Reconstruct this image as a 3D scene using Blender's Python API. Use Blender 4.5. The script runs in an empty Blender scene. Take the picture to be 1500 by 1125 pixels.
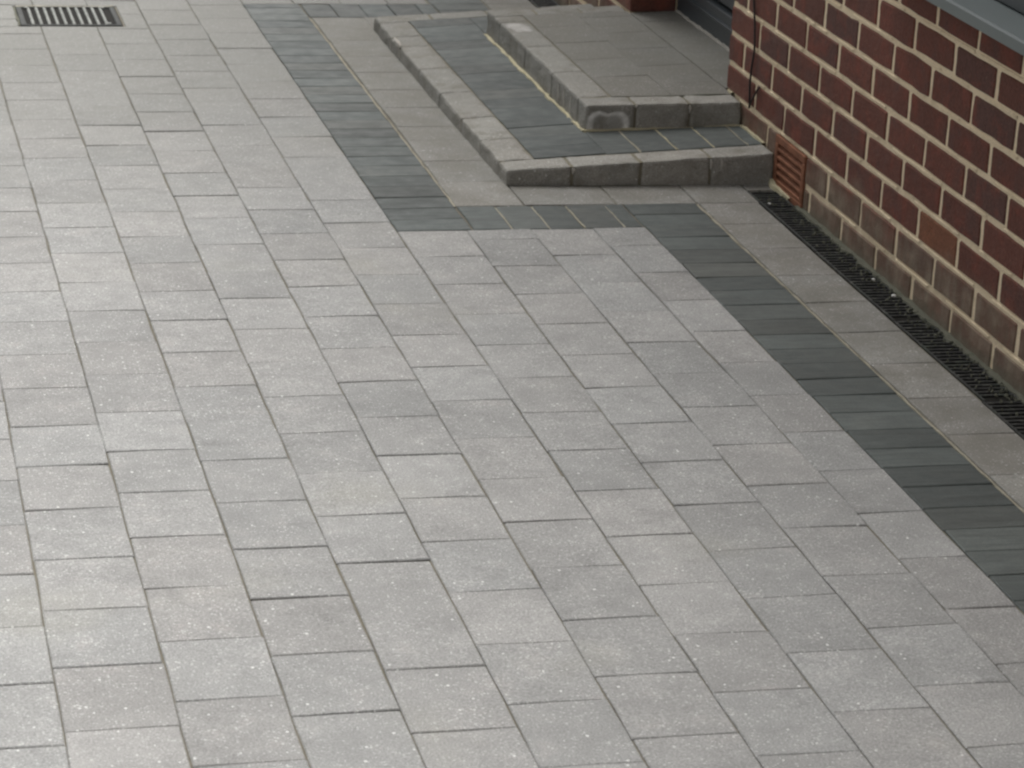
import bpy, bmesh, math, random
from mathutils import Vector, Matrix, Euler, noise
R = random.Random(7)
SC = bpy.context.scene
COL = SC.collection

# ------------------------------------------------------------------ camera
cam_d = bpy.data.cameras.new('camera')
cam = bpy.data.objects.new('camera', cam_d); COL.objects.link(cam)
cam.location = (-2.2258, -6.8551, 1.7707)
cam.rotation_euler = (1.2419, -0.0489, -0.2275)
cam_d.sensor_width = 36.0
cam_d.lens = 4251.42 / 1500 * 36
cam_d.clip_start = 0.05; cam_d.clip_end = 500
cam_d.dof.use_dof = True; cam_d.dof.focus_distance = 5.3; cam_d.dof.aperture_fstop = 15
SC.camera = cam

# ------------------------------------------------------------------ world, sun, exposure (bright overcast)
SUN_EL, SUN_AZ = math.radians(62), math.radians(17)      # azimuth from +Y towards +X
W = bpy.data.worlds.new('World'); SC.world = W; W.use_nodes = True
wn = W.node_tree.nodes; wl = W.node_tree.links
bg = wn['Background']
sky = wn.new('ShaderNodeTexSky'); sky.sky_type = 'NISHITA'; sky.sun_disc = False
sky.sun_elevation = SUN_EL; sky.sun_rotation = SUN_AZ
sky.air_density = 1.0; sky.dust_density = 6.0; sky.ozone_density = 1.0
hs = wn.new('ShaderNodeHueSaturation'); hs.inputs['Saturation'].default_value = 0.06
wl.new(sky.outputs[0], hs.inputs['Color']); wl.new(hs.outputs[0], bg.inputs['Color'])
bg.inputs['Strength'].default_value = 0.05
sd = bpy.data.lights.new('sun', 'SUN'); sd.energy = 1.5; sd.angle = math.radians(44); sd.color = (1.0, 0.987, 0.96)
sun = bpy.data.objects.new('sun', sd); COL.objects.link(sun)
sdir = Vector((math.sin(SUN_AZ) * math.cos(SUN_EL), math.cos(SUN_AZ) * math.cos(SUN_EL), math.sin(SUN_EL)))
sun.rotation_euler = sdir.to_track_quat('Z', 'Y').to_euler()
sun.location = sdir * 20
SC.view_settings.view_transform = 'Standard'; SC.view_settings.look = 'None'
SC.view_settings.gamma = 1.0; SC.view_settings.use_curve_mapping = False
SC.view_settings.exposure = 1.55
SC.render.engine = 'CYCLES'
SC.cycles.pixel_filter_type = 'BLACKMAN_HARRIS'; SC.cycles.filter_width = 2.4
SC.cycles.max_bounces = 4; SC.cycles.diffuse_bounces = 2; SC.cycles.glossy_bounces = 2

# ------------------------------------------------------------------ helpers
CAMR = Euler(cam.rotation_euler, 'XYZ').to_matrix().transposed()
def pix(P):
    q = CAMR @ (Vector(P) - cam.location)
    if q.z > -0.1: return (-9e3, -9e3)
    return (750 + 4251.42 * q.x / -q.z, 562.5 - 4251.42 * q.y / -q.z)
def seen(P, m=40):
    x, y = pix(P); return -m < x < 1500 + m and -m < y < 1125 + m
def lerp(a, b, t): return a + (b - a) * t

class G:                                   # node graph shorthand
    def __init__(s, name):
        s.m = bpy.data.materials.new(name); s.m.use_nodes = True
        s.nt = s.m.node_tree; s.n = s.nt.nodes; s.b = s.n['Principled BSDF']
    def link(s, a, b): s.nt.links.new(a, b)
    def set(s, sock, v):
        if hasattr(v, 'is_output'): s.link(v, sock)
        else: sock.default_value = v
    def math(s, op, a, b=0.0, c=None, clamp=False):
        n = s.n.new('ShaderNodeMath'); n.operation = op; n.use_clamp = clamp
        s.set(n.inputs[0], a); s.set(n.inputs[1], b)
        if c is not None: s.set(n.inputs[2], c)
        return n.outputs[0]
    def vmath(s, op, a, b):
        n = s.n.new('ShaderNodeVectorMath'); n.operation = op
        s.set(n.inputs[0], a)
        if op == 'SCALE': s.set(n.inputs['Scale'], b)
        else: s.set(n.inputs[1], b)
        return n.outputs[0]
    def noise(s, vec, scale, detail=2.0, rough=0.5):
        n = s.n.new('ShaderNodeTexNoise'); s.set(n.inputs['Vector'], vec)
        n.inputs['Scale'].default_value = scale; n.inputs['Detail'].default_value = detail
        n.inputs['Roughness'].default_value = rough
        return n.outputs['Fac']
    def voro(s, vec, scale):
        n = s.n.new('ShaderNodeTexVoronoi'); s.set(n.inputs['Vector'], vec); n.inputs['Scale'].default_value = scale
        sp = s.n.new('ShaderNodeSeparateColor'); s.link(n.outputs['Color'], sp.inputs[0])
        return n.outputs['Distance'], sp.outputs[0], sp.outputs[1]
    def mix(s, f, a, b, mode='MIX'):
        n = s.n.new('ShaderNodeMix'); n.data_type = 'RGBA'; n.blend_type = mode
        s.set(n.inputs[0], f); s.set(n.inputs[6], a if hasattr(a, 'is_output') else (*a, 1)[:4]); s.set(n.inputs[7], b if hasattr(b, 'is_output') else (*b, 1)[:4])
        return n.outputs[2]
    def step(s, v, lo, hi):
        n = s.n.new('ShaderNodeMapRange'); n.interpolation_type = 'SMOOTHSTEP'
        s.set(n.inputs[0], v); n.inputs[1].default_value = lo; n.inputs[2].default_value = hi
        return n.outputs[0]
    def rng(s, v, lo, hi, a, b):
        n = s.n.new('ShaderNodeMapRange'); s.set(n.inputs[0], v)
        for i, x in enumerate((lo, hi, a, b)): n.inputs[i + 1].default_value = x
        return n.outputs[0]
    def gain(s, col, v):                    # multiply colour by a scalar socket
        return s.vmath('SCALE', col, v)
    def pos(s): return s.n.new('ShaderNodeNewGeometry')
    def rand(s):
        oi = s.n.new('ShaderNodeObjectInfo'); ge = s.n.new('ShaderNodeNewGeometry')
        return s.math('FRACT', s.math('ADD', oi.outputs['Random'], ge.outputs['Random Per Island']))
    def bump(s, h, dist, strength=1.0):
        n = s.n.new('ShaderNodeBump'); n.inputs['Distance'].default_value = dist; n.inputs['Strength'].default_value = strength
        s.link(h, n.inputs['Height']); s.link(n.outputs[0], s.b.inputs['Normal'])
    def out(s, col, rough, spec=0.5):
        s.set(s.b.inputs['Base Color'], col if hasattr(col, 'is_output') else (*col, 1)[:4]); s.set(s.b.inputs['Roughness'], rough)
        s.set(s.b.inputs['Specular IOR Level'], spec)
        return s.m

def shift(g, k=61.0):
    """world position moved by a random amount per piece, so grain never runs across joints"""
    p = g.pos().outputs['Position']; r = g.rand()
    cb = g.n.new('ShaderNodeCombineXYZ')
    g.set(cb.inputs[0], g.math('MULTIPLY', r, k)); g.set(cb.inputs[1], g.math('MULTIPLY', r, -k * .7)); g.set(cb.inputs[2], g.math('MULTIPLY', r, k * .3))
    return p, r, g.vmath('ADD', p, cb.outputs[0])

def mat_paver(name='grey_paver', base=(0.300, 0.297, 0.289), stain=None, dirt=.0):
    g = G(name); p, r, v = shift(g)
    r2 = g.math('FRACT', g.math('MULTIPLY', r, 7.31)); r3 = g.math('FRACT', g.math('MULTIPLY', r, 23.7))
    c = g.mix(r2, [base[0] * 1.008, base[1] * .995, base[2] * .985], [base[0] * .992, base[1] * 1.0, base[2] * 1.0])
    c = g.gain(c, g.rng(r3, 0, 1, .875, 1.06))
    n1 = g.noise(v, 17, 3, .6)
    c = g.mix(g.math('MULTIPLY', g.step(n1, .54, .74), .16), c, (base[0] * 1.06, base[1] * .93, base[2] * .91))   # pinkish clouds
    n2 = g.noise(p, 2.4, 3, .6)
    c = g.gain(c, g.math('MULTIPLY', g.rng(n1, .3, .7, .89, 1.09), g.rng(n2, .32, .68, .90, 1.08)))
    n3 = g.noise(v, 300, 2, .8)
    c = g.gain(c, g.rng(n3, .3, .7, .66, 1.36))
    d, a, b = g.voro(v, 230)
    spk = g.math('MULTIPLY', g.math('GREATER_THAN', a, .80), g.math('LESS_THAN', d, g.rng(b, 0, 1, .22, .5)))
    c = g.mix(g.math('MULTIPLY', spk, g.rng(n1, .36, .62, .12, .46)), c, (.66, .66, .64))
    d3, a3, b3 = g.voro(v, 110)
    glint = g.math('MULTIPLY', g.math('GREATER_THAN', a3, .955), g.math('LESS_THAN', d3, g.rng(b3, 0, 1, .10, .28)))
    c = g.mix(g.math('MULTIPLY', glint, .7), c, (.84, .84, .82))
    # sandy / algae staining in loose patches
    c = g.mix(g.math('MULTIPLY', g.step(n2, .58, .76), .22), c, (.235, .225, .165))
    n4 = g.noise(p, 6.5, 4, .65)
    c = g.gain(c, g.rng(g.step(n4, .58, .70), 0, 1, 1.0, .86))                   # damp and tyre-darkened patches
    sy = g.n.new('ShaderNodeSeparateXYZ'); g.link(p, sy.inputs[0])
    far_falloff = g.math('MULTIPLY', g.step(g.math('ADD', sy.outputs[1], g.math('MULTIPLY', g.math('SUBTRACT', n2, .5), 2.6)), -1.3, 1.5), .74)
    c = g.mix(far_falloff, c, (.180, .178, .160))                                         # light falling off towards the far end, put into the colour
    if dirt: c = g.mix(g.math('MULTIPLY', g.step(n4, .36, .62), dirt), c, (.160, .150, .124))
    if stain: c = stain(g, p, c)
    g.bump(n3, .0016, .7)
    return g.out(c, g.rng(g.math('ADD', spk, glint), 0, 1, .78, .38), .4)

def mat_dark(name='charcoal_paver', base=(0.071, 0.082, 0.078)):
    g = G(name); p, r, v = shift(g)
    r2 = g.math('FRACT', g.math('MULTIPLY', r, 5.77)); r3 = g.math('FRACT', g.math('MULTIPLY', r, 17.3))
    c = g.mix(g.math('POWER', r2, 2.2), base, [base[0] * 1.04, base[1] * .955, base[2] * .91])
    c = g.gain(c, g.rng(r3, 0, 1, .74, 1.22))
    st = g.vmath('MULTIPLY', v, (9.0, 85.0, 20.0))           # streaks across the block
    c = g.gain(c, g.rng(g.noise(st, 1.0, 3, .6), .3, .7, .78, 1.26))
    c = g.gain(c, g.rng(g.noise(p, 3.1, 3, .6), .3, .7, .88, 1.14))
    c = g.gain(c, g.rng(g.noise(v, 300, 2, .7), .3, .7, .82, 1.18))
    c = g.mix(g.math('MULTIPLY', g.step(g.noise(p, 5.0, 4, .6), .57, .76), .17), c, (.17, .165, .14))
    g.bump(g.noise(v, 220, 2, .7), .0012, .6)
    return g.out(c, g.rng(g.noise(v, 25, 2), .3, .7, .55, .75), .45)

def mat_kerb(name='kerb_stone', base=(0.345, 0.332, 0.300), ring=None, patch=None):
    def st(g, p, c):
        sx = g.n.new('ShaderNodeSeparateXYZ'); g.link(p, sx.inputs[0])
        if ring:
            x0, z0, a, b = ring
            wob = g.math('MULTIPLY', g.math('SUBTRACT', g.noise(p, 26, 3), .5), .9)
            dx = g.math('ABSOLUTE', g.math('DIVIDE', g.math('SUBTRACT', sx.outputs[0], x0), a))
            dz = g.math('DIVIDE', g.math('SUBTRACT', sx.outputs[2], z0), b)
            dip = g.math('MULTIPLY', g.math('SUBTRACT', 1.0, g.math('MINIMUM', g.math('MULTIPLY', dx, 2.2), 1.0)), .22)
            d = g.math('ADD', g.math('ADD', g.math('POWER', dx, 3.5), g.math('POWER', g.math('ABSOLUTE', g.math('ADD', dz, dip)), 3.5)), wob)
            rg = g.math('MULTIPLY', g.step(d, .3, .8), g.math('SUBTRACT', 1.0, g.step(d, 1.1, 1.9)))
            ins = g.math('SUBTRACT', 1.0, g.step(d, .6, 1.3))
            rsel = g.math('MULTIPLY', rg, g.rng(g.noise(p, 70, 2), .3, .7, .5, 1.0))
            c = g.mix(g.math('MULTIPLY', ins, .35), c, (.50, .49, .46))
        if patch:
            x0, y0, a, b = patch
            d = g.math('ADD', g.math('POWER', g.math('DIVIDE', g.math('SUBTRACT', sx.outputs[0], x0), a), 2.0), g.math('POWER', g.math('DIVIDE', g.math('SUBTRACT', sx.outputs[1], y0), b), 2.0))
            d = g.math('ADD', d, g.math('MULTIPLY', g.math('SUBTRACT', g.noise(p, 22, 3), .5), 1.8))
            c = g.mix(g.math('MULTIPLY', g.math('SUBTRACT', 1.0, g.step(d, .3, 1.1)), .6), c, (.62, .60, .58))
        # salts and cement residue on the stone
        c = g.mix(g.math('MULTIPLY', g.step(g.noise(p, 19, 4, .65), .58, .72), .28), c, (.44, .42, .37))
        c = g.mix(g.math('MULTIPLY', g.step(g.noise(p, 11, 4, .65), .47, .68), .5), c, (.13, .116, .085))
        if ring: c = g.mix(rsel, c, (.85, .84, .81))
        return c
    return mat_paver(name, base, st)

def mat_brick(name, cols, lum=1.0):
    g = G(name); p, r, v = shift(g)
    r2 = g.math('FRACT', g.math('MULTIPLY', r, 9.17)); r3 = g.math('FRACT', g.math('MULTIPLY', r, 31.1))
    c = g.mix(r2, cols[0], cols[1]); c = g.mix(g.math('MULTIPLY', g.step(r3, .55, .95), .8), c, cols[2])
    c = g.mix(g.math('MULTIPLY', g.step(g.noise(v, 13, 4, .7), .47, .68), .7), c, cols[3])
    c = g.mix(g.math('MULTIPLY', g.step(g.noise(v, 10, 4, .65), .50, .68), .7), c, cols[2])
    c = g.gain(c, g.rng(g.noise(v, 160, 3, .7), .3, .7, .72, 1.28))
    # mortar smears and pale specks
    c = g.mix(g.math('MULTIPLY', g.step(g.noise(v, 38, 4, .7), .67, .78), .5), c, (.30, .24, .18))
    # cement splash and lime on the courses just above the ground
    sx = g.n.new('ShaderNodeSeparateXYZ'); g.link(p, sx.inputs[0])
    hz = g.math('ADD', sx.outputs[2], g.math('MULTIPLY', g.math('SUBTRACT', g.noise(p, 5.5, 4, .6), .5), .16))
    spl = g.math('SUBTRACT', 1.0, g.step(hz, .085, .165))
    st = g.vmath('MULTIPLY', p, (20.0, 24.0, 5.0))
    spl = g.math('MULTIPLY', spl, g.rng(g.noise(st, 1.0, 4, .7), .32, .66, .35, .85))
    c = g.mix(spl, c, g.mix(g.step(g.noise(v, 15, 4, .65), .35, .68), (.165, .130, .092), (.29, .242, .18)))
    low = g.math('SUBTRACT', 1.0, g.step(g.math('ADD', sx.outputs[2], g.math('MULTIPLY', g.noise(p, 16, 3), .03)), .015, .045))
    c = g.mix(g.math('MULTIPLY', low, .5), c, (.15, .155, .115))
    g.bump(g.math('ADD', g.noise(v, 190, 3, .7), g.math('MULTIPLY', g.noise(v, 24, 2), 1.5)), .003, .6)
    return g.out(c, .82, .3)

def mat_mortar(name, c0, c1, dark=(.12, .10, .07), amt=.45, scale=14):
    g = G(name); p = g.pos().outputs['Position']
    c = g.mix(g.noise(p, scale, 4, .65), c0, c1)
    c = g.mix(g.math('MULTIPLY', g.step(g.noise(p, scale * .6, 4, .65), .54, .72), amt), c, dark)
    c = g.gain(c, g.rng(g.noise(p, 380, 3, .7), .3, .7, .78, 1.22))
    g.bump(g.math('ADD', g.noise(p, 260, 3, .7), g.noise(p, 60, 2)), .003, .7)
    return g.out(c, .92, .2)

def mat_plain(name, col, rough=.5, spec=.5, metal=0.0, var=.15, scale=20, bump=.0):
    g = G(name); p, r, v = shift(g)
    c = g.gain(g.mix(0.0, col, col), g.rng(g.noise(v, scale, 4, .6), .3, .7, 1 - var, 1 + var))
    if bump: g.bump(g.noise(v, 200, 3, .7), bump, .6)
    g.b.inputs['Metallic'].default_value = metal
    return g.out(c, rough, spec)

M = {}
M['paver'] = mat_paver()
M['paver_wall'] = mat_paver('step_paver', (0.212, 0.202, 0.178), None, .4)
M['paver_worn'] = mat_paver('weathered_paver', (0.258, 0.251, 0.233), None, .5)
M['dark'] = mat_dark()
M['kerb'] = mat_kerb()
M['kerb_ring'] = mat_kerb('kerb_stone_salt_ring', ring=(-.334, .070, .046, .032))
M['kerb_patch'] = mat_kerb('kerb_stone_salt_patch', patch=(-.352, .80, .034, .075))
M['sand'] = mat_mortar('jointing_sand', (.12, .11, .088), (.23, .21, .16), (.055, .052, .044), .6, 12)
M['cement'] = mat_mortar('cement_joint', (.27, .25, .19), (.43, .40, .32), (.15, .135, .10), .5, 22)
M['stepbed'] = mat_mortar('grey_cement', (.15, .135, .10), (.28, .255, .19), (.07, .06, .045), .5, 22)
M['mortar'] = mat_mortar('brick_mortar', (.76, .62, .42), (.88, .74, .54), (.50, .40, .26), .45, 20)
M['fillet'] = mat_mortar('yellow_cement', (.46, .405, .25), (.58, .53, .38), (.26, .23, .13), .45, 26)
M['brick'] = mat_brick('dark_red_brick', [(.130, .052, .038), (.150, .058, .042), (.105, .055, .046), (.205, .060, .040)])
M['brick_orange'] = mat_brick('orange_brick', [(.19, .080, .046), (.21, .086, .048), (.15, .068, .043), (.24, .095, .05)])
M['terracotta'] = mat_plain('terracotta', (.25, .105, .058), .8, .3, 0, .3, 26, .002)
def mat_grating():
    g = G('black_plastic'); p = g.pos().outputs['Position']
    c = g.mix(g.step(g.noise(p, 55, 4, .7), .48, .70), (.014, .015, .015), (.085, .085, .075))
    c = g.mix(g.math('MULTIPLY', g.step(g.noise(p, 16, 4, .65), .5, .7), .5), c, (.035, .048, .034))
    g.bump(g.noise(p, 200, 2, .7), .002, .6)
    return g.out(c, .6, .4)
M['plastic'] = mat_grating()
M['void'] = mat_plain('hollow_shade', (.012, .011, .009), .9, .2, 0, .4, 40)  # near-black stands in for the shade inside drains, gully and air brick
M['steel'] = mat_plain('galvanised_steel', (.17, .175, .16), .55, .5, .3, .5, 60)
M['iron'] = mat_plain('dull_iron', (.03, .032, .029), .7, .4, .1, .4, 40)
M['upvc'] = mat_plain('anthracite_upvc', (.045, .053, .058), .38, .5, 0, .06, 9)
M['sill'] = mat_plain('grey_sill', (.125, .145, .145), .45, .5, 0, .06, 8)
M['glass'] = mat_plain('dark_glass', (.012, .014, .016), .04, .6, 0, .05, 3)
M['cable'] = mat_plain('cable_sheath', (.022, .018, .017), .6, .4)
M['silt'] = mat_mortar('green_silt', (.10, .105, .078), (.17, .165, .13), (.05, .06, .035), .5, 22)
M['seal'] = mat_mortar('sealant', (.42, .41, .38), (.50, .46, .40), (.28, .2, .14), .35, 18)
M['earth'] = mat_mortar('bare_ground', (.11, .10, .085), (.17, .16, .14), (.06, .055, .045), .5, 3)
M['roof'] = mat_plain('roof_tile', (.075, .05, .042), .8, .3, 0, .25, 10)
M['white'] = mat_plain('white_chip', (.72, .71, .68), .7, .3)
M['soffit'] = mat_plain('soffit', (.06, .066, .07), .5, .4, 0, .05)

def link_obj(o, parent=None):
    COL.objects.link(o)
    if parent is not None: o.parent = parent
    return o
def tag(o, label, cat=None, group=None, kind=None):
    o['label'] = label
    if cat: o['category'] = cat
    if group: o['group'] = group
    if kind: o['kind'] = kind
    return o
def empty(name, loc=(0, 0, 0)):
    o = bpy.data.objects.new(name, None); o.location = loc; COL.objects.link(o); return o
def mesh_obj(name, verts, faces, mat, parent=None, origin=None, smooth=False):
    """verts are world coordinates; origin = centroid unless given"""
    if origin is None:
        n = len(verts); origin = (sum(v[0] for v in verts) / n, sum(v[1] for v in verts) / n, sum(v[2] for v in verts) / n)
    me = bpy.data.meshes.new(name)
    me.from_pydata([(v[0] - origin[0], v[1] - origin[1], v[2] - origin[2]) for v in verts], [], faces)
    me.materials.append(M[mat] if isinstance(mat, str) else mat)
    if smooth:
        for pl in me.polygons: pl.use_smooth = True
    o = bpy.data.objects.new(name, me); po = Vector(parent.location) if parent is not None else Vector((0, 0, 0))
    o.location = Vector(origin) - po
    return link_obj(o, parent)
def box_vf(x0, x1, y0, y1, z0, z1):
    v = [(x0, y0, z0), (x1, y0, z0), (x1, y1, z0), (x0, y1, z0), (x0, y0, z1), (x1, y0, z1), (x1, y1, z1), (x0, y1, z1)]
    return v, [(0, 3, 2, 1), (4, 5, 6, 7), (0, 1, 5, 4), (1, 2, 6, 5), (2, 3, 7, 6), (3, 0, 4, 7)]
def box(name, b, mat, parent=None, bev=0.0, fn=None, jit=0.0, seg=1):
    v, f = soft_box(b, bev, seg, jit) if bev else box_vf(*b)
    if fn: v = [fn(p) for p in v]
    return mesh_obj(name, v, f, mat, parent)
def soft_box(b, bev, seg=2, jit=0.0, cuts=0):
    v, f = box_vf(*b)
    bm = bmesh.new(); vs = [bm.verts.new(p) for p in v]
    for q in f: bm.faces.new([vs[i] for i in q])
    if cuts: bmesh.ops.subdivide_edges(bm, edges=bm.edges[:], cuts=cuts, use_grid_fill=True)
    es = [e for e in bm.edges if len(e.link_faces) == 2 and e.link_faces[0].normal.dot(e.link_faces[1].normal) < .5] if not cuts else []
    bm.normal_update()
    es = [e for e in bm.edges if e.calc_face_angle(0) > .8]
    bmesh.ops.bevel(bm, geom=es, offset=bev, segments=seg, affect='EDGES', profile=.6)
    if jit:
        for q in bm.verts:
            q.co += noise.noise_vector(q.co * 41.0) * jit
    bm.verts.index_update()
    V = [tuple(q.co) for q in bm.verts]; F = [tuple(x.index for x in fc.verts) for fc in bm.faces]
    bm.free(); return V, F

# ------------------------------------------------------------------ setting
gv = [(-45, -45, -.03), (45, -45, -.03), (45, 45, -.03), (-45, 45, -.03)]
ground = mesh_obj('ground', gv, [(0, 1, 2, 3)], 'earth', origin=(0, 0, 0))
tag(ground, 'bare ground stretching away around the paved drive', 'ground', kind='structure')

# paving column lines X(Y), measured: (poly coefficients, Ymin, Ymax)
LN = {1: ([.00536, -1.90835], -3.5, -1.5), 2: ([-.00108, -.00385, -1.76513], -3.5, .7), 3: ([-.00073, -.00255, -1.6076], -3.5, 1.4),
      4: ([-.0004, -.00131, -1.45066], -3.5, 1.4), 5: ([-.00061, -.00283, -1.30037], -3.5, 1.4), 6: ([-.00099, -.00251, -1.1446], -3.5, 1.4),
      7: ([.00029, .00077, -.98972], -3.5, 1.7), 8: ([.00192, .00947, -.82587], -3.5, -.7), 9: ([-.00043, -.00208, -.68591], -3.5, -.7),
      10: ([-.00205, -.01152, -.54761], -3.4, -.7), 11: ([-.00052, -.00478, -.41992], -3.2, -.7), 12: ([-.00119, -.23843], -3.2, -.5), 13: ([.003, -.0815], -3.2, -.4)}
def LX(i, Y):
    if i < 1: return LX(1, Y) - .157 * (1 - i)
    c, a, b = LN[i]; Y = min(max(Y, a), b); s = 0.0
    for k in c: s = s * Y + k
    return s

YB, YF = -5.2, 3.4             # paved extent
XL = -4.0
GRATE = (-1.672, -1.372, 1.375, 1.662)
def minus(r, h):                       # axis-aligned rectangle r minus h -> list of rects (a0,a1,b0,b1)
    a0, a1, b0, b1 = r; c0, c1, d0, d1 = h
    if a1 <= c0 or a0 >= c1 or b1 <= d0 or b0 >= d1: return [r]
    o = []
    if b0 < d0: o.append((a0, a1, b0, d0))
    if b1 > d1: o.append((a0, a1, d1, b1))
    m0, m1 = max(b0, d0), min(b1, d1)
    if a0 < c0: o.append((a0, c0, m0, m1))
    if a1 > c1: o.append((c1, a1, m0, m1))
    return o

bed_v, bed_f = [], []
rc_ = [(XL, 0.0, YB, YF)]
for h_ in ((GRATE[0] + .004, GRATE[1] - .004, GRATE[2] + .012, GRATE[3] - .010), (-.0865, 1.0, -5.1, -.474), (-.0865, 1.0, 1.508, 2.2)): rc_ = [q_ for r_ in rc_ for q_ in minus(r_, h_)]
for (a_, b_, c_, d_) in rc_:
    v_, f_ = box_vf(a_, b_, c_, d_, -.028, -.0036); n_ = len(bed_v); bed_v += v_; bed_f += [tuple(i_ + n_ for i_ in q_) for q_ in f_]
drive = mesh_obj('driveway', bed_v, bed_f, 'sand', origin=(0, 0, 0))
tag(drive, 'block paved drive of pale grey rectangular blocks with sanded joints', 'driveway', kind='structure')

class Stuff:
    def __init__(s): s.v = []; s.f = []
    def add(s, v, f):
        n = len(s.v); s.v += v; s.f += [tuple(i + n for i in q) for q in f]

def block_vf(c, ztop, h=.05, cham=.0028, jit=.0011, tilt=.0013):
    """paving block from four plan corners (counter-clockwise) with worn, chamfered arrises"""
    ring = []
    for i in range(4):
        a, b = c[i], c[(i + 1) % 4]
        ring.append((a[0], a[1])); 
        ring.append(((a[0] + b[0]) / 2, (a[1] + b[1]) / 2))
    cx = sum(p[0] for p in c) / 4; cy = sum(p[1] for p in c) / 4
    cl = lambda v_, m_: max(-m_, min(m_, v_))
    tx, ty, tz = cl(R.gauss(0, tilt), .0011), cl(R.gauss(0, tilt), .0011), cl(R.gauss(0, .0005), .0007)
    ring = [(p[0] + R.uniform(-jit, jit), p[1] + R.uniform(-jit, jit)) for p in ring]
    def zz(x, y, d): return ztop(x, y) + tz + tx * (x - cx) * 8 + ty * (y - cy) * 6 - d
    V = []
    for (x, y) in ring: V.append((x, y, ztop(x, y) - h))
    for (x, y) in ring: V.append((x, y, zz(x, y, cham)))
    for k, (x, y) in enumerate(ring):
        m = cham * R.uniform(.7, 1.25) * (1.35 if k % 2 == 0 else 1.0)
        dx = cx - x; dy = cy - y
        sx = math.copysign(min(m, abs(dx)), dx) if abs(dx) > .004 else 0
        sy = math.copysign(min(m, abs(dy)), dy) if abs(dy) > .004 else 0
        V.append((x + sx, y + sy, zz(x + sx, y + sy, 0)))
    F = []
    for r in (0, 8):
        for i in range(8):
            j = (i + 1) % 8; F.append((r + i, r + j, r + 8 + j, r + 8 + i))
    F.append(tuple(range(16, 24)))
    return V, F
flat = lambda x, y: 0.0
far = {'paver': Stuff(), 'dark': Stuff(), 'paver_worn': Stuff()}
blocks = []                            # (distance, name, mat, V, F)
def put_block(c, mat, gap=.0011, zt=flat, cham=.0017, jit=.0013, tilt=.0009):
    cx = sum(p[0] for p in c) / 4; cy = sum(p[1] for p in c) / 4
    gy = gap * R.choice((.5, .75, 1.0, 1.2)) if mat != 'dark' else gap
    g0, g1 = (gap * R.choice((.8, 1.0, 1.2, 1.4)) for _ in (0, 1)) if mat != 'dark' else (gap * .7, gap * .7)
    c = [(p[0] + (g0 if p[0] < cx else -g1), p[1] + (gy if p[1] < cy else -gy)) for p in c]
    V, F = block_vf(c, zt, cham=cham, jit=jit, tilt=tilt)
    vis = any(seen((p[0], p[1], 0), 6) for p in c)
    blocks.append((vis, (Vector((cx, cy, 0)) - cam.location).length, mat, V, F))

JY = {0: [-2.027], 1: [-.766, -.965, -1.162, -1.365, -1.568, -1.762, -1.968, -2.168, -2.371, -2.583, -2.786, -2.992, -3.205],
 2: [.281, .09, -.101, -.306, -.5, -.70, -.899, -1.108, -1.301, -1.502, -1.697, -1.907, -2.109, -2.307, -2.508, -2.717, -2.919, -3.125, -3.333],
 3: [.016, -.177, -.385, -.58, -.779, -.98, -1.179, -1.375, -1.577, -1.777, -1.969, -2.168, -2.37, -2.575, -2.777, -2.987, -3.192],
 4: [-.452, -.640, -.846, -1.05, -1.241, -1.444, -1.647, -1.849, -2.044, -2.247, -2.445, -2.649, -3.059, -3.267],
 5: [.005, -.19, -.388, -.580, -.774, -.974, -1.167, -1.371, -1.576, -1.776, -1.975, -2.174, -2.379, -2.576, -2.783, -2.986, -3.194],
 6: [.285, .085, -.115, -.316, -.505, -.696, -.892, -1.094, -1.301, -1.505, -1.701, -1.898, -2.101, -2.304, -2.505, -2.705, -2.91, -3.117, -3.325],
 7: [-.768, -.973, -1.172, -1.378, -1.58, -1.779, -1.98, -2.179, -2.378, -2.585, -2.79, -2.985, -3.193, -3.401],
 8: [-.768, -.845, -1.049, -1.254, -1.455, -1.656, -1.847, -2.05, -2.253, -2.458, -2.664, -2.862, -3.071, -3.279],
 9: [-.768, -.976, -1.182, -1.385, -1.586, -1.78, -1.977, -2.177, -2.383, -2.580, -2.79, -2.995, -3.207, -3.413],
 10: [-.768, -.911, -1.118, -1.320, -1.526, -1.726, -1.921, -2.122, -2.324, -2.528, -2.729, -2.938, -3.145],
 12: [-.575, -.752, -.953, -1.156, -1.353, -1.555, -1.757, -1.963, -2.164, -2.374]}
def ladder(y0, y1, seed, lo, hi):
    """joint positions from y1 down to y0, measured list in between"""
    L = list(seed)
    while L[-1] > lo: L.append(L[-1] - .2035)
    return L
for i in range(-13, 11):
    seed = JY.get(i) or [JY[0][0] + (.1 if i % 2 else 0) + R.uniform(-.03, .03)]
    L = list(seed)
    while L[-1] > YB: L.append(L[-1] - .2035 + R.uniform(-.002, .002))
    if i <= 6:
        while L[0] < YF: L.insert(0, L[0] + .2 + R.uniform(-.003, .003))
    else:
        k = 1.70
        up = [k]
        while up[0] < YF: up.insert(0, up[0] + .2)
        L = up + [None] + L
    for a, b in zip(L[:-1], L[1:]):
        if a is None or b is None: continue
        a = min(a, YF); b = max(b, YB)
        if a - b < .02: continue
        xa0, xa1, xb0, xb1 = LX(i, a), LX(i + 1, a), LX(i, b), LX(i + 1, b)
        if xa0 < XL: continue
        sk = R.uniform(-.0018, .0018)
        quad = [(xb0, b + sk), (xb1, b - sk * .3), (xa1, a + sk * .4), (xa0, a)]
        rc = minus((xa0, xa1, b, a), GRATE)
        if len(rc) == 1 and rc[0] == (xa0, xa1, b, a): put_block(quad, 'paver')
        else:
            for (p0, p1, q0, q1) in rc:
                if p1 - p0 > .012 and q1 - q0 > .012: put_block([(p0, q0), (p1, q0), (p1, q1), (p0, q1)], 'paver')
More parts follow.
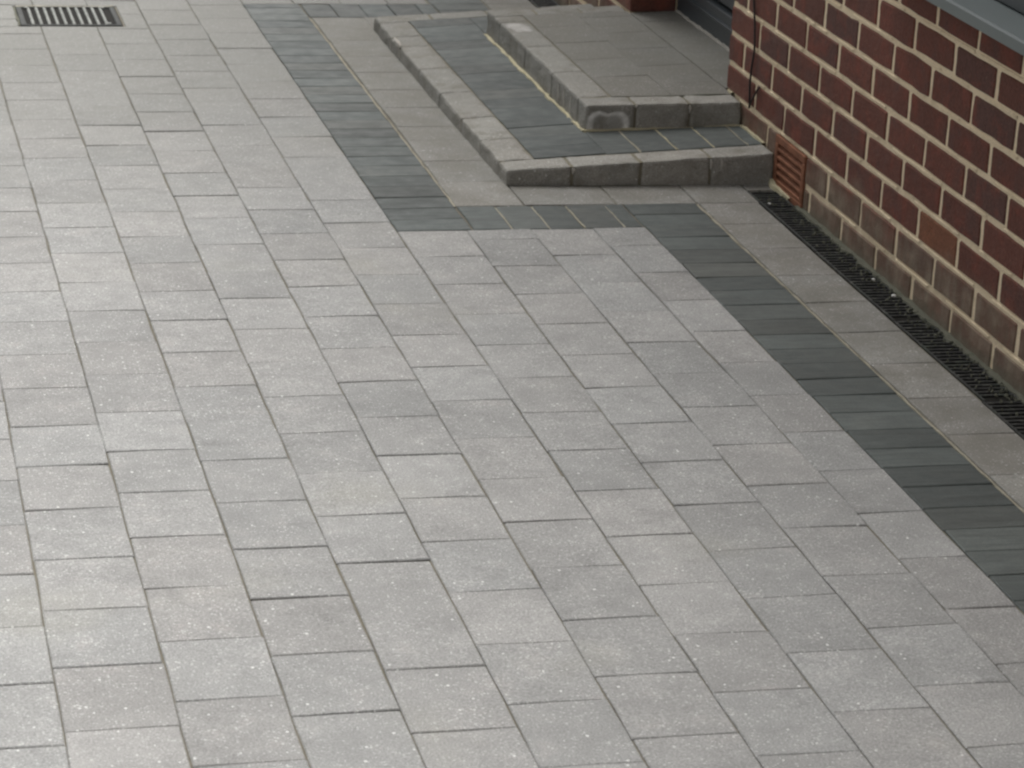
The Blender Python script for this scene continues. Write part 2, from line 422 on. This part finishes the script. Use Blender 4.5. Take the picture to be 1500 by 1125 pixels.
def rect_block(x0, x1, y0, y1, mat, **k): put_block([(x0, y0), (x1, y0), (x1, y1), (x0, y1)], mat, **k)

# dark border: near leg (towards the camera), cross piece, long leg, and the same again at the far side
DJ = [-.575, -.665, -.753, -.852, -.951, -1.056, -1.160, -1.256, -1.358, -1.460, -1.559, -1.651, -1.741, -1.834, -1.932, -2.028, -2.126, -2.224, -2.318, -2.415, -2.518, -2.617, -2.715, -2.815, -2.919]
while DJ[-1] > YB: DJ.append(DJ[-1] - .099)
for a, b in zip(DJ[:-1], DJ[1:]):
    b = max(b, YB)
    x0 = LX(11, (a + b) / 2) + (.001 if a < -.7 else 0); x1 = LX(12, (a + b) / 2) - .004
    put_block([(x0, b), (x1, b), (x1, a), (x0, a)], 'dark', gap=.0010, cham=.0018)
XD = [-.815, -.724, -.638, -.556, -.463, -.4195]
for a, b in zip(XD[:-1], XD[1:]): rect_block(a + .001, b - .001, -.766, -.575, 'dark', gap=.0014, cham=.002)
y = -.766
while y < 1.69:
    h = .0925 + R.uniform(-.003, .003)
    if y + h > 1.66: h = 1.697 - y
    put_block([(LX(7, y), y), (-.8180, y), (-.8180, y + h), (LX(7, y + h), y + h)], 'dark', gap=.0010, cham=.0018); y += h
x = -.8145
while x < -.42:
    w = .088
    rect_block(x, min(x + w, -.41), 1.507, 1.697, 'dark', gap=.0014, cham=.002); x += w
y = 1.507
while y < YF:
    rect_block(-.408, -.243, y, min(y + .098, YF), 'dark', gap=.001, cham=.002); y += .098
# grey strip between border and wall drain, near side and far side
L = JY[12][:]
while L[-1] > YB: L.append(L[-1] - .203)
for a, b in zip(L[:-1], L[1:]):
    b = max(b, YB); put_block([(LX(12, b) + .004, b), (LX(13, b) - .003, b), (LX(13, a) - .003, a), (LX(12, a) + .004, a)], 'paver_worn', gap=.0012)
y = 1.507
while y < YF: rect_block(-.239, -.088, y, min(y + .2, YF), 'paver_worn', gap=.0012); y += .2
# grey row in front of the lower step and behind it
for a, b in zip([-.815, -.652, -.43, -.236], [-.652, -.43, -.236, -.0815]): rect_block(a, b, -.573, -.372 if a > -.66 else -.362, 'paver_worn', gap=.0012)
rect_block(-.0805, -.004, -.468, -.372, 'paver_worn', gap=.0012)
for a, b in zip([-.655, -.43, -.236], [-.43, -.236, -.004]): rect_block(a, b, 1.30, 1.505, 'paver_worn', gap=.0012)
# grey strip beside the lower step
L = [-.362, -.163, .04, .175, .378, .58, .78, .985, 1.19, 1.39, 1.505]
for a, b in zip(L[:-1], L[1:]): rect_block(-.811, -.652, a, b, 'paver_worn', gap=.0010)

cnt = {'paver': 0, 'dark': 0, 'paver_worn': 0}
PB = {'paver': 'paving_block', 'dark': 'border_block', 'paver_worn': 'paving_block'}
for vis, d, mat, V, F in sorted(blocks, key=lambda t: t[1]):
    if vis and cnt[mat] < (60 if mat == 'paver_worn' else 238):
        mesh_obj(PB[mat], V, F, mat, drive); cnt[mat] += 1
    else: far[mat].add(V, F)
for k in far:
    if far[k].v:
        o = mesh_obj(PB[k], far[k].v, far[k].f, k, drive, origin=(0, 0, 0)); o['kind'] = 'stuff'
# pale sand struck along the border edges
def strip(name, pts, w, mat, parent, z=0.0, h=.004, fn=None):
    """narrow irregular bead of sand or cement along a polyline"""
    V = []; F = []; n = 0
    P = []
    for (a, b) in zip(pts[:-1], pts[1:]):
        k = max(2, int((Vector(b) - Vector(a)).length / .012))
        P += [Vector(a).lerp(Vector(b), t / k) for t in range(k)]
    P.append(Vector(pts[-1]))
    for i, p in enumerate(P):
        t = (P[min(i + 1, len(P) - 1)] - P[max(i - 1, 0)]).normalized(); s = Vector((-t.y, t.x, 0))
        a = w * (.45 + .55 * noise.noise(p * 17) + .3 * noise.noise(p * 61)); b = w * (.45 + .55 * noise.noise(p * 19 + Vector((5, 3, 1))) + .3 * noise.noise(p * 57))
        a = max(a, w * .1); b = max(b, w * .1); zz = p.z + z + h * (.75 + .8 * noise.noise(p * 23))
        for q, zq in ((p - s * a, p.z + z - .006), (p - s * a * .7, zz), (p + s * b * .7, zz), (p + s * b, p.z + z - .006)): V.append((q.x, q.y, zq))
    for i in range(len(P) - 1):
        for j in range(3): F.append((i * 4 + j, i * 4 + j + 1, i * 4 + j + 5, i * 4 + j + 4))
    return mesh_obj(name, V, F, mat, parent)
strip('sand_joint', [(LX(12, y_) - .001, y_, -.0035) for y_ in (-.58, -1.2, -1.8, -2.4, -3.0)], .0065, 'cement', drive, h=.003)
strip('sand_joint', [(-.8163, -.57, -.0035), (-.8163, .3, -.0035), (-.8163, 1.5, -.0035)], .007, 'cement', drive, h=.003)
for xx in XD[1:5]: strip('sand_joint', [(xx, -.762, -.0035), (xx, -.578, -.0035)], .0055, 'cement', drive, h=.0028)
strip('sand_joint', [(-.657, -.400, -.002), (-.30, -.412, -.002), (-.04, -.424, -.002)], .008, 'silt', drive, h=.003)

# ------------------------------------------------------------------ steps
def z1(x, y): return .038 + (x + .657) / .657 * .041            # lower step surface, falls away from the house
def z2(x, y): return .121 + (x + .39) / .39 * .016              # upper step surface
def y1f(x): return -.400 - (x + .657) / .657 * .022             # front edge lines
def y2f(x): return -.098 - (x + .39) / .39 * .046
def kerb(name, x0, x1, y0, y1, zf, parent, mat='kerb', base=-.02, front=None, corner=False):
    """weathered kerb block: rounded arrises, uneven faces; box in plan then bent on to the step's falls"""
    r = .0075
    V, F = soft_box((x0, x1, y0, y1, 0, 1.0 / 10), r, 2, 0.0, 5)
    o = []
    for (x, y, z) in V:
        n = noise.noise_vector(Vector((x, y, z)) * 44.0 + Vector((3, 1, 7))) * .0019 + noise.noise_vector(Vector((x, y, z)) * 15.0) * .0022
        if z > .085 and (y - y0 < .02 or x - x0 < .02): n += noise.noise_vector(Vector((x, y, z)) * 70.0 + Vector((9, 2, 4))) * .0014
        x += n.x; y += n.y
        yy = y + (front(x) if front else 0)
        top = zf(x, yy)
        zz = top - (.1 - z) + n.z * .7 if z > .05 else base + z * .2
        o.append((x, yy, zz))
    return mesh_obj(name, o, F, mat, parent)
KW = .086
low = empty('lower_step', (-.33, .46, 0)); tag(low, 'lower grey kerbed step with charcoal infill around the door platform', 'step')
up = empty('upper_step', (-.16, .46, .06)); tag(up, 'upper grey platform step below the anthracite door', 'step')
# cement body showing in the joints
def body(name, pts, zf, d, mat, parent, z0=-.02):
    n = len(pts); V = [(p[0], p[1], z0) for p in pts] + [(p[0], p[1], zf(*p) - d) for p in pts]
    F = [tuple(range(n, 2 * n)), tuple(reversed(range(n)))] + [(i, (i + 1) % n, n + (i + 1) % n, n + i) for i in range(n)]
    return mesh_obj(name, V, F, mat, parent)
e = .0045
body('cement_bed', [(-.657 + e, -.400 + e), (-.004, -.422 + e), (-.004, 1.335 - e), (-.657 + e, 1.335 - e)], z1, .0030, 'stepbed', low)
body('cement_bed', [(-.39 + e, -.098 + e), (-.004, -.144 + e), (-.004, .006), (.134, .006), (.134, .924), (-.004, .924), (-.004, 1.03 - e), (-.39 + e, 1.03 - e)], z2, .0030, 'stepbed', up, z0=.02)
# lower step kerbs: front run, side run, back run
XF = [-.657, -.498, -.331, -.160, -.0035]
for k, (a, b) in enumerate(zip(XF[:-1], XF[1:])):
    kerb('kerb_block', a + (0 if k == 0 else .0022), b - .0022, 0, KW, z1, low, front=y1f)
ys = [-.314, -.11, .11, .38, .66, .93, 1.06, 1.247]
for a, b in zip(ys[:-1], ys[1:]): kerb('kerb_block', -.657, -.571, a + .0008, b - .0008, z1, low)
for a, b in zip([-.657, -.495, -.33, -.165], [-.495, -.33, -.165, -.0035]): kerb('kerb_block', a + .002, b - .002, 1.249, 1.335, z1, low)
# lower step charcoal infill
def infill(x0, x1, y0, y1, zf, parent, name, mat, yq=None, **k):
    c = [(x0, y0 if not yq else yq[0]), (x1, y0 if not yq else yq[1]), (x1, y1 if not yq else yq[2]), (x0, y1 if not yq else yq[3])]
    cx = sum(p[0] for p in c) / 4; cy = sum(p[1] for p in c) / 4; gp = k.pop('gap', .0012)
    c = [(p[0] + (gp if p[0] < cx else -gp), p[1] + (gp if p[1] < cy else -gp)) for p in c]
    V, F = block_vf(c, zf, h=.03, **k); return mesh_obj(name, V, F, mat, parent)
y = -.314; first = True
while y < 1.24:
    h = min(.098, 1.247 - y)
    if 1.247 - (y + h) < .03: h = 1.247 - y
    infill(-.569, -.394, y, y + h, z1, low, 'infill_block', 'dark', gap=.0003, cham=.0007, tilt=.0002); y += h
XI = [-.394, -.308, -.217, -.126, -.041, -.0035]
for a, b in zip(XI[:-1], XI[1:]):
    infill(a, b, 0, 0, z1, low, 'infill_block', 'dark', yq=(y1f(a) + KW + .002, y1f(b) + KW + .002, y2f(b) - .003, y2f(a) - .003), gap=.0022, cham=.0018, tilt=.0006)
for xx in XI[1:5]: strip('sand_joint', [(xx, y1f(xx) + KW + .004, z1(xx, 0) - .003), (xx, y2f(xx) - .004, z1(xx, 0) - .003)], .006, 'fillet' if xx in (-.217, -.126) else 'cement', low, h=.003)
for a, b in zip([-.394, -.295, -.197, -.099], [-.295, -.197, -.099, -.0035]):
    infill(a, b, 1.033, 1.247, z1, low, 'infill_block', 'dark', gap=.002, cham=.0018, tilt=.0006)
# upper step kerbs
XU = [-.39, -.268, -.132, -.0035]
for k, (a, b) in enumerate(zip(XU[:-1], XU[1:])):
    kerb('kerb_block', a + (0 if k == 0 else .002), b - .002, 0, KW - .004, z2, up, 'kerb_ring' if k == 0 else 'kerb', base=.03, front=y2f)
ys = [-.014, .26, .56, .87, .946]
for a, b in zip(ys[:-1], ys[1:]): kerb('kerb_block', -.39, -.308, a + .0006, b - .0006, z2, up, 'kerb_patch' if b > .75 else 'kerb', base=.03)
for a, b in zip([-.39, -.26, -.13], [-.26, -.13, -.0035]): kerb('kerb_block', a + .0015, b - .0015, .948, 1.03, z2, up, base=.03)
for c0, c1, off in ((-.306, -.155, 0), (-.155, -.003, .1)):
    y = -.016; n = 0
    while y < .945:
        h = .2 - (off if n == 0 else 0); 
        if .945 - (y + h) < .04: h = .945 - y
        a, b = (y, y + h)
        q = None
        if n == 0: q = (y2f(c0) + KW, y2f(c1) + KW, y + h, y + h)
        infill(c0, c1, a, b, z2, up, 'paving_block', 'paver_wall', yq=q, gap=.0003, cham=.0008, tilt=.0002); y += h; n += 1
y = .008; 
for a, b in zip([.008, .2, .4, .6, .8], [.2, .4, .6, .8, .922]):
    infill(-.001, .132, a, b, z2, up, 'paving_block', 'paver_wall', gap=.0003, cham=.0008, tilt=.0002)
# yellow cement at the foot of the upper step and in the wall corner
def fillet(name, pts, w, mat, parent): return strip(name, pts, w, mat, parent, z=0.0, h=.005)
fillet('cement_fillet', [(-.3945, 1.02, z1(-.39, 0) - .002), (-.3945, .4, z1(-.39, 0) - .002), (-.3945, -.100, z1(-.39, 0) - .002)], .013, 'fillet', up)
fillet('cement_fillet', [(-.395, -.1025, z1(-.39, 0) - .002), (-.2, -.124, z1(-.2, 0) - .002), (-.006, -.149, z1(0, 0) - .002)], .011, 'fillet', up)
fillet('cement_fillet', [(-.004, -.15, z1(0, 0)), (-.004, -.335, z1(0, 0))], .010, 'fillet', low)
fillet('cement_fillet', [(-.004, -.060, z2(0, 0)), (-.002, -.02, z2(0, 0))], .009, 'fillet', up)
fillet('cement_fillet', [(-.20, -.045, z2(-.2, 0) - .003), (-.02, -.061, z2(0, 0) - .003)], .008, 'silt', up)
# cement squeezed out of a few kerb joints
def smear(pts, w, mat, parent, nrm):
    V = []; F = []; nrm = Vector(nrm)
    for i, p in enumerate(pts):
        p = Vector(p); d = (Vector(pts[min(i + 1, len(pts) - 1)]) - Vector(pts[max(i - 1, 0)])).normalized(); s = d.cross(nrm).normalized()
        k = w * (.35 + .3 * math.sin(i * 2.1) ** 2) * (.5 if i in (0, len(pts) - 1) else 1)
        for q in (p - s * k - nrm * .002, p - s * k * .5 + nrm * .002, p + s * k * .5 + nrm * .002, p + s * k - nrm * .002): V.append(tuple(q))
    for i in range(len(pts) - 1):
        for j in range(3): F.append((i * 4 + j, i * 4 + j + 1, i * 4 + j + 5, i * 4 + j + 4))
    return mesh_obj('cement_smear', V, F, mat, parent)
zt = z1(-.657, 0)
for yy in (.93, 1.06, .11, -.11): smear([(-.657, yy, .004), (-.6572, yy + .002, .02), (-.6568, yy, zt - .006)], .007, 'seal', low, (-1, 0, 0))
smear([(-.652, .94, zt), (-.650, .99, zt + .0005), (-.649, 1.05, zt)], .009, 'seal', low, (-.4, 0, .9))
for xx, hh in ((-.497, .02), (-.16, .03), (-.135, .034)): smear([(xx, y1f(xx), z1(xx, 0) - hh), (xx + .002, y1f(xx), z1(xx, 0) - hh * .5), (xx, y1f(xx) + .003, z1(xx, 0) - .004)], .008, 'seal', low, (0, -1, 0))
for xx, hh in ((-.132, .026), (-.267, .010)): smear([(xx, y2f(xx), z2(xx, 0) - hh), (xx + .001, y2f(xx), z2(xx, 0) - hh * .5), (xx, y2f(xx) + .003, z2(xx, 0) - .004)], .007, 'seal', up, (0, -1, 0))
for yy in (.05, .12, .18): smear([(-.39, yy, z2(-.39, 0) - .055), (-.39, yy + .003, z2(-.39, 0) - .03), (-.39, yy, z2(-.39, 0) - .012)], .012, 'seal', up, (-1, 0, 0))

# ------------------------------------------------------------------ house
house = empty('house', (0, 0, 0)); tag(house, 'dark red brick house wall with pale mortar beside the drive', 'house')
ZE = .0573
WIN = (-3.05, -1.12, .650, 1.95)      # Y0,Y1,Z0,Z1
DOOR = (0.0, .930, -.10, 2.25)
VENT = (-.640, -.418, -.012, .1275)
Y0, Y1, ZT = -6.0, 4.2, 5.0
rects = [(Y0, Y1, -.25, ZT)]
for h in (WIN, DOOR, VENT):
    rects = [q for r in rects for q in minus(r, h)]
V = []; F = []
for (a, b, c, d) in rects:
    a_ = a + (.004 if abs(a - .93) < 1e-6 else 0); b_ = b - (.004 if abs(b) < 1e-6 else 0)
    v, f = box_vf(.0030, .30, a_, b_, c, d); n = len(V); V += v; F += [tuple(i + n for i in q) for q in f]
wall = mesh_obj('wall', V, F, 'mortar', house, origin=(0, 0, 0))
far_b = Stuff(); nb = 0
for k in range(-2, 66):
    zz0, zz1 = ZE + .075 * k + .0066, ZE + .075 * (k + 1) - .0066
    L = []
    # near wall, measured from the corner at Y=0
    edges = []
    m = 2 if k % 2 else 1
    y = 0.0
    c = -.1125 * m - .005
    while y > Y0:
        edges.append((max(c + .0085, Y0), y)); y = c - .0085; c -= .225
    y = .93; c = .93 + .1125 * m + .005
    while y < Y1:
        edges.append((y, min(c - .0085, Y1))); y = c + .0085; c += .225
    if zz0 > DOOR[3]:
        y = .005; 
        while y < .92: edges.append((y, min(y + .215, .925))); y += .225
    for (a, b) in edges:
        if b - a < .02: continue
        ps = [(a, b, zz0, zz1)]
        for h in (WIN, VENT): ps = [q for r in ps for q in minus(r, h)]
        for (p0, p1, q0, q1) in ps:
            if p1 - p0 < .012 or q1 - q0 < .012: continue
            j = lambda s: R.uniform(-s, s)
            p0 += j(.0022) if p0 != Y0 else 0; 
            if abs(p1) > 1e-6 and abs(p0 - .93) > .01: p1 += j(.0022)
            q0 += j(.0012); q1 += j(.0012)
            x0 = j(.0007)
            dep = .133 if (abs(p1) < 1e-6 or abs(p0 - .93) < .004) else .03
            near = any(seen((0, yy, zz), 4) for yy in (p0, p1) for zz in (q0, q1)) and p0 < 1.6
            bv, bf = soft_box((x0, dep, p0, p1, q0, q1), .003, 1, .0014)
            if near:
                bv, bf = soft_box((x0, dep, p0, p1, q0, q1), .003, 1, 0, 3)
                bv = [tuple(Vector(q) + (noise.noise_vector(Vector(q) * 33.0) * .0022 + noise.noise_vector(Vector(q) * 95.0) * .0018) * Vector((.3, 1, 1))) for q in bv]
            if near and nb < 298:
                cy, cz = (p0 + p1) / 2, (q0 + q1) / 2
                orange = abs(cy + 1.455) < .09 and abs(cz - .17) < .03
                o = mesh_obj('brick', bv, bf, 'brick_orange' if orange else 'brick', wall); nb += 1
                if orange: o['label'] = 'single orange brick among the dark red ones'
            else: far_b.add(bv, bf)
o = mesh_obj('brick', far_b.v, far_b.f, 'brick', wall, origin=(0, 0, 0)); o['kind'] = 'stuff'
# loose mortar squeezed over some bed joints
def bead(k, ya, yb, w):
    z = ZE + .075 * k
    V = []; F = []; n = max(4, int((yb - ya) / .012))
    for i in range(n + 1):
        yy = lerp(ya, yb, i / n); a = w * (.5 + .5 * noise.noise(Vector((yy * 30, k, 1)))); q = z + .001 * noise.noise(Vector((yy * 20, k * 3, 4)))
        t = .25 if i in (0, n) else 1
        V += [(.006, yy, q - .0045 - a * t), (.0009, yy, q - .002), (.0007, yy, q + .002), (.006, yy, q + .0045 + a * t * .6)]
    for i in range(n):
        for jn in range(3): F.append((i * 4 + jn, i * 4 + jn + 1, i * 4 + jn + 5, i * 4 + jn + 4))
    mesh_obj('mortar_bead', V, F, 'mortar', wall)
for k in range(0, 8):
    y = -.02 - R.random() * .1
    while y > -2.0:
        l = R.uniform(.06, .3)
        if not (k in (0,) and y > -.66): bead(k, y - l, y, .003)
        y -= l + R.uniform(.0, .12)
# air brick in the lowest two courses
vent = empty('air_brick', (0, -.529, .058)); vent.parent = house; 
ya, yb, za, zb = -.638, -.420, -.008, .126
t = .019
V = []; F = []
for b in ((-.004, .03, ya, yb, zb - t, zb), (-.004, .03, ya, yb, za, za + t), (-.004, .03, ya, ya + t, za + t, zb - t), (-.004, .03, yb - t, yb, za + t, zb - t)):
    v, f = soft_box(b, .002, 1, .0006); n = len(V); V += v; F += [tuple(i + n for i in q) for q in f]
mesh_obj('vent_frame', V, F, 'terracotta', vent)
box('vent_back', (.026, .034, ya + t, yb - t, za + t, zb - t), 'void', vent)
for i in range(5):
    zc = lerp(za + t, zb - t, (i + .42) / 5)
    v = []
    for yy in (ya + t, yb - t):
        v += [(-.003, yy, zc - .0055), (-.003, yy, zc - .0005), (.010, yy, zc + .0062), (.010, yy, zc + .0010)]
    mesh_obj('louvre', v, [(0, 1, 5, 4), (1, 2, 6, 5), (2, 3, 7, 6), (3, 0, 4, 7), (3, 2, 1, 0), (4, 5, 6, 7)], 'terracotta', vent)
# cement dabs round the vent foot
strip('cement_fillet', [(-.006, -.425, .012), (-.010, -.455, .006), (-.008, -.50, .002), (-.005, -.56, .001)], .014, 'fillet', house, h=.006)
strip('cement_fillet', [(-.006, -.62, .0), (-.006, -1.4, -.001), (-.006, -5.1, -.001)], .024, 'silt', house, h=.004)

# door in its recess
door = empty('door', (.14, .465, .135)); door.parent = house
zd = z2(.13, 0)
box('threshold', (.136, .20, .004, .926, zd - .03, zd + .088), 'upvc', door, bev=.003)
box('threshold_lip', (.128, .18, .004, .926, zd + .052, zd + .060), 'upvc', door, bev=.002)
box('drip_bar', (.150, .19, .05, .88, zd + .096, zd + .135), 'upvc', door, bev=.004)
for a, b in ((.004, .058), (.872, .926)): box('jamb', (.138, .20, a, b, zd + .088, 2.2), 'upvc', door, bev=.003)
box('head', (.138, .20, .058, .872, 2.14, 2.2), 'upvc', door, bev=.003)
lf = box('leaf', (.156, .196, .062, .868, zd + .094, 2.136), 'upvc', door, bev=.003)
box('pane', (.152, .160, .20, .73, 1.0, 1.95), 'glass', door, bev=.002)
box('handle', (.10, .125, .12, .24, 1.05, 1.07), 'steel', door, bev=.004)
box('handle_rose', (.125, .157, .105, .135, .98, 1.14), 'steel', door, bev=.004)
strip('sealant_bead', [(.133, .915, zd + .001), (.133, .5, zd + .001), (.133, .01, zd + .001)], .008, 'seal', door, h=.006)
# window
win = empty('window', (.03, -2.085, .65)); win.parent = house
sy0, sy1 = WIN[0] - .04, WIN[1] + .04
prof = [(-.075, .6665), (-.075, .6875), (-.069, .6905), (.006, .6975), (.09, .6975), (.09, .651), (.004, .651), (.003, .670), (-.060, .670), (-.062, .6665)]
n = len(prof)
V = [(x, sy0, z) for x, z in prof] + [(x, sy1, z) for x, z in prof]
F = [(i, n + i, n + (i + 1) % n, (i + 1) % n) for i in range(n)] + [tuple(range(n)), tuple(reversed(range(n, 2 * n)))]
sl = mesh_obj('sill', V, F, 'sill', win)
fz0, fz1 = .6985, 1.948; fy0, fy1 = WIN[0] + .002, WIN[1] - .002
for nm, b in (('frame_rail', (.006, .07, fy0, fy1, fz0, fz0 + .07)), ('frame_rail', (.006, .07, fy0, fy1, fz1 - .06, fz1)), ('frame_stile', (.006, .07, fy0, fy0 + .06, fz0 + .07, fz1 - .06)),
              ('frame_stile', (.006, .07, fy1 - .06, fy1, fz0 + .07, fz1 - .06)), ('mullion', (.008, .07, (fy0 + fy1) / 2 - .03, (fy0 + fy1) / 2 + .03, fz0 + .07, fz1 - .06))):
    box(nm, b, 'upvc', win, bev=.004)
for a, b in ((fy0 + .06, (fy0 + fy1) / 2 - .03), ((fy0 + fy1) / 2 + .03, fy1 - .06)): box('pane', (.032, .040, a, b, fz0 + .07, fz1 - .06), 'glass', win)
# roof and eaves, well above the picture
rv = [(-.38, Y0 - .3, 4.98), (-.38, Y1 + .3, 4.98), (3.2, Y1 + .3, 6.9), (3.2, Y0 - .3, 6.9)]
rv = rv + [(x, y, z + .12) for x, y, z in rv]
mesh_obj('roof', rv, [(3, 2, 1, 0), (4, 5, 6, 7), (0, 1, 5, 4), (1, 2, 6, 5), (2, 3, 7, 6), (3, 0, 4, 7)], 'roof', house)
box('side_wall', (.30, 6.0, Y0, Y0 + .28, -.25, ZT - .05), 'brick', house); box('side_wall', (.30, 6.0, Y1 - .28, Y1, -.25, ZT - .05), 'brick', house)

# ------------------------------------------------------------------ channel drains along the wall
def channel(ya, yb, name, label, joint):
    t = empty(name, (-.045, (ya + yb) / 2, 0)); tag(t, label, 'drain', 'channel drains along the wall')
    xl = lambda y: LX(13, y) if y < 0 else -.085
    x0, x1 = xl((ya + yb) / 2), -.008
    def bar(nm, b, mat, **k): return box(nm, b, mat, t, **k)
    V = []; F = []
    v, f = box_vf(x0, x1, ya, yb, -.027, -.0035); V += v; F += f
    mesh_obj('channel_body', V, F, 'void', t)
    gr = bpy.data.objects.new('grating', None); gr.location = (0, 0, 0); link_obj(gr, t)
    for a in (x0 + .0005, x1 - .0065):
        box('side_rail', (a, a + .006, ya + .001, yb - .001, -.0034, -.0006), 'plastic', t)
    y = yb - .012; k = 0
    me = None
    while y > ya + .01:
        if me is None:
            v, f = soft_box((-(x1 - x0) / 2 + .006, (x1 - x0) / 2 - .006, -.0046, .0046, -.0008, .0022), .0016, 1)
            me = bpy.data.meshes.new('bar'); me.from_pydata(v, [], f); me.materials.append(M['plastic'])
        o = bpy.data.objects.new('bar', me); o.location = Vector(((x0 + x1) / 2, y, -.0022 + R.uniform(-.0003, .0006))) - t.location
        link_obj(o, t); y -= .02; k += 1
    bpy.data.objects.remove(gr)
    xm = (x0 + x1) / 2
    return t
SEG = [(-.978, -.475), (-1.482, -.980), (-1.986, -1.484), (-5.1, -1.988)]
LB = ['black slotted channel drain beside the terracotta air brick', 'black slotted channel drain holding two white chips', 'black slotted channel drain second from the right edge along wall', 'black slotted channel drain running out of the right edge']
for (a, b), l in zip(SEG, LB): channel(a, b, 'channel_drain', l, 0)
channel(1.51, 2.2, 'channel_drain', 'black slotted channel drain beyond the steps at the top', 0)
# white chips lying on the drain
def chip(x, y, r, label):
    V = []; F = []
    bm = bmesh.new(); bmesh.ops.create_icosphere(bm, subdivisions=1, radius=r)
    for q in bm.verts: q.co = Vector((q.co.x, q.co.y * 1.2, q.co.z * .6)) * (1 + .3 * noise.noise(q.co * 300)); q.co += Vector((x, y, .002 + r * .45))
    bm.verts.index_update(); V = [tuple(q.co) for q in bm.verts]; F = [tuple(w.index for w in f.verts) for f in bm.faces]; bm.free()
    tag(mesh_obj('stone_chip', V, F, 'white', None), label, 'chip', 'white chips on the wall drain')
# dirt and grit caught in the grating
bm = bmesh.new()
for i in range(420):
    yy = R.uniform(-2.45, -.48); xx = min(-.012, -.012 - abs(R.gauss(0, .03))); 
    if xx < LX(13, yy) + .004: continue
    r_ = R.uniform(.0012, .0036)
    m4 = Matrix.Translation((xx, yy, .0006 + r_ * .3)) @ Euler((R.random() * 6, R.random() * 6, R.random() * 6)).to_matrix().to_4x4() @ Matrix.Diagonal((r_ * 1.5, r_, r_ * .6, 1))
    bmesh.ops.create_icosphere(bm, subdivisions=1, radius=1.0, matrix=m4)
bm.verts.index_update()
gv_ = [tuple(q.co) for q in bm.verts]; gf_ = [tuple(w.index for w in f.verts) for f in bm.faces]; bm.free()
tag(mesh_obj('grit', gv_, gf_, 'silt', None, origin=(-.04, -1.4, 0)), 'loose grit and soil caught on the wall drain', 'grit', kind='stuff')
chip(-.030, -1.213, .0044, 'small white chip on the black drain, nearer the steps')
chip(-.028, -1.333, .0056, 'larger white chip on the black drain, farther from the steps')
chip(-.068, -.60, .004, 'tiny white chip on the black drain close to the lower step')

# ------------------------------------------------------------------ gully grate in the drive
gt = empty('gully_grate', (-1.522, 1.518, 0)); tag(gt, 'rectangular metal gully grate with long slots set in the paving', 'drain cover')
gx0, gx1, gy0, gy1 = -1.665, -1.379, 1.390, 1.650
V, F = box_vf(gx0 - .004, gx1 + .004, gy0 - .004, gy1 + .004, -.029, -.003); mesh_obj('sump', V, F, 'void', gt)
for nm, b in (('frame_bar', (gx0, gx1, gy0, gy0 + .012, -.0035, .0005)), ('frame_bar', (gx0, gx1, gy1 - .012, gy1, -.0035, .0005)), ('frame_bar', (gx0, gx0 + .016, gy0 + .012, gy1 - .012, -.0035, .0005)), ('frame_bar', (gx1 - .014, gx1, gy0 + .012, gy1 - .012, -.0035, .0005))):
    box(nm, b, 'iron', gt, bev=.0012)
for i in range(1, 11):
    xc = lerp(gx0 + .012, gx1 - .018, i / 11)
    box('bar', (xc - .0045, xc + .0045, gy0 + .0125, gy1 - .0125, -.003, .0012), 'steel', gt, bev=.0016)
for x, y in ((gx0 + .03, gy1 - .02), (gx1 - .035, gy1 - .02), (gx1 - .035, gy0 + .02)):
    V = [(x + .006 * math.cos(a * math.pi / 4), y + .009 * math.sin(a * math.pi / 4), zq) for zq in (-.001, .003) for a in range(8)]
    mesh_obj('screw_head', V, [tuple(range(8, 16))] + [(i, (i + 1) % 8, 8 + (i + 1) % 8, 8 + i) for i in range(8)], 'steel', gt)
strip('cement_border', [(gx0 - .006, gy0, -.002), (gx0 - .006, gy1, -.002)], .010, 'silt', gt, h=.003)
strip('cement_border', [(gx0, gy1 + .006, -.002), (gx1, gy1 + .006, -.002)], .014, 'cement', gt, h=.003)

# ------------------------------------------------------------------ cable on the wall
def tube(name, pts, r, mat, parent=None, n=6):
    V = []; F = []
    for i, p in enumerate(pts):
        p = Vector(p); d = (Vector(pts[min(i + 1, len(pts) - 1)]) - Vector(pts[max(i - 1, 0)])).normalized()
        a = d.cross(Vector((1, 0, 0))).normalized(); b = d.cross(a)
        for k in range(n):
            t = 2 * math.pi * k / n; V.append(tuple(p + a * math.cos(t) * r + b * math.sin(t) * r))
    for i in range(len(pts) - 1):
        for k in range(n): F.append((i * n + k, i * n + (k + 1) % n, (i + 1) * n + (k + 1) % n, (i + 1) * n + k))
    F += [tuple(reversed(range(n))), tuple(range((len(pts) - 1) * n, len(pts) * n))]
    return mesh_obj(name, V, F, mat, parent, smooth=True)
cb = empty('cable', (-.006, -.211, .138)); tag(cb, 'thin black cable hanging down the brick corner beside the door', 'cable')
pts = [(-.005, -.150, 3.2), (-.005, -.155, 2.0), (-.005, -.165, 1.2), (-.005, -.172, .7), (-.005, -.180, .40), (-.006, -.204, .345), (-.006, -.212, .31), (-.005, -.214, .28), (-.006, -.205, .24), (-.007, -.203, .20), (-.006, -.206, .17), (-.006, -.212, .138)]
tube('sheath', pts, .0027, 'cable', cb)
tube('loose_end', [(-.006, -.208, .142), (-.007, -.232, .165), (-.006, -.262, .196), (-.005, -.275, .206)], .0024, 'cable', cb)
for zz in (.55, 1.1, 1.7): box('clip', (-.0095, .002, -.182, -.160, zz, zz + .012), 'cable', cb, bev=.001)
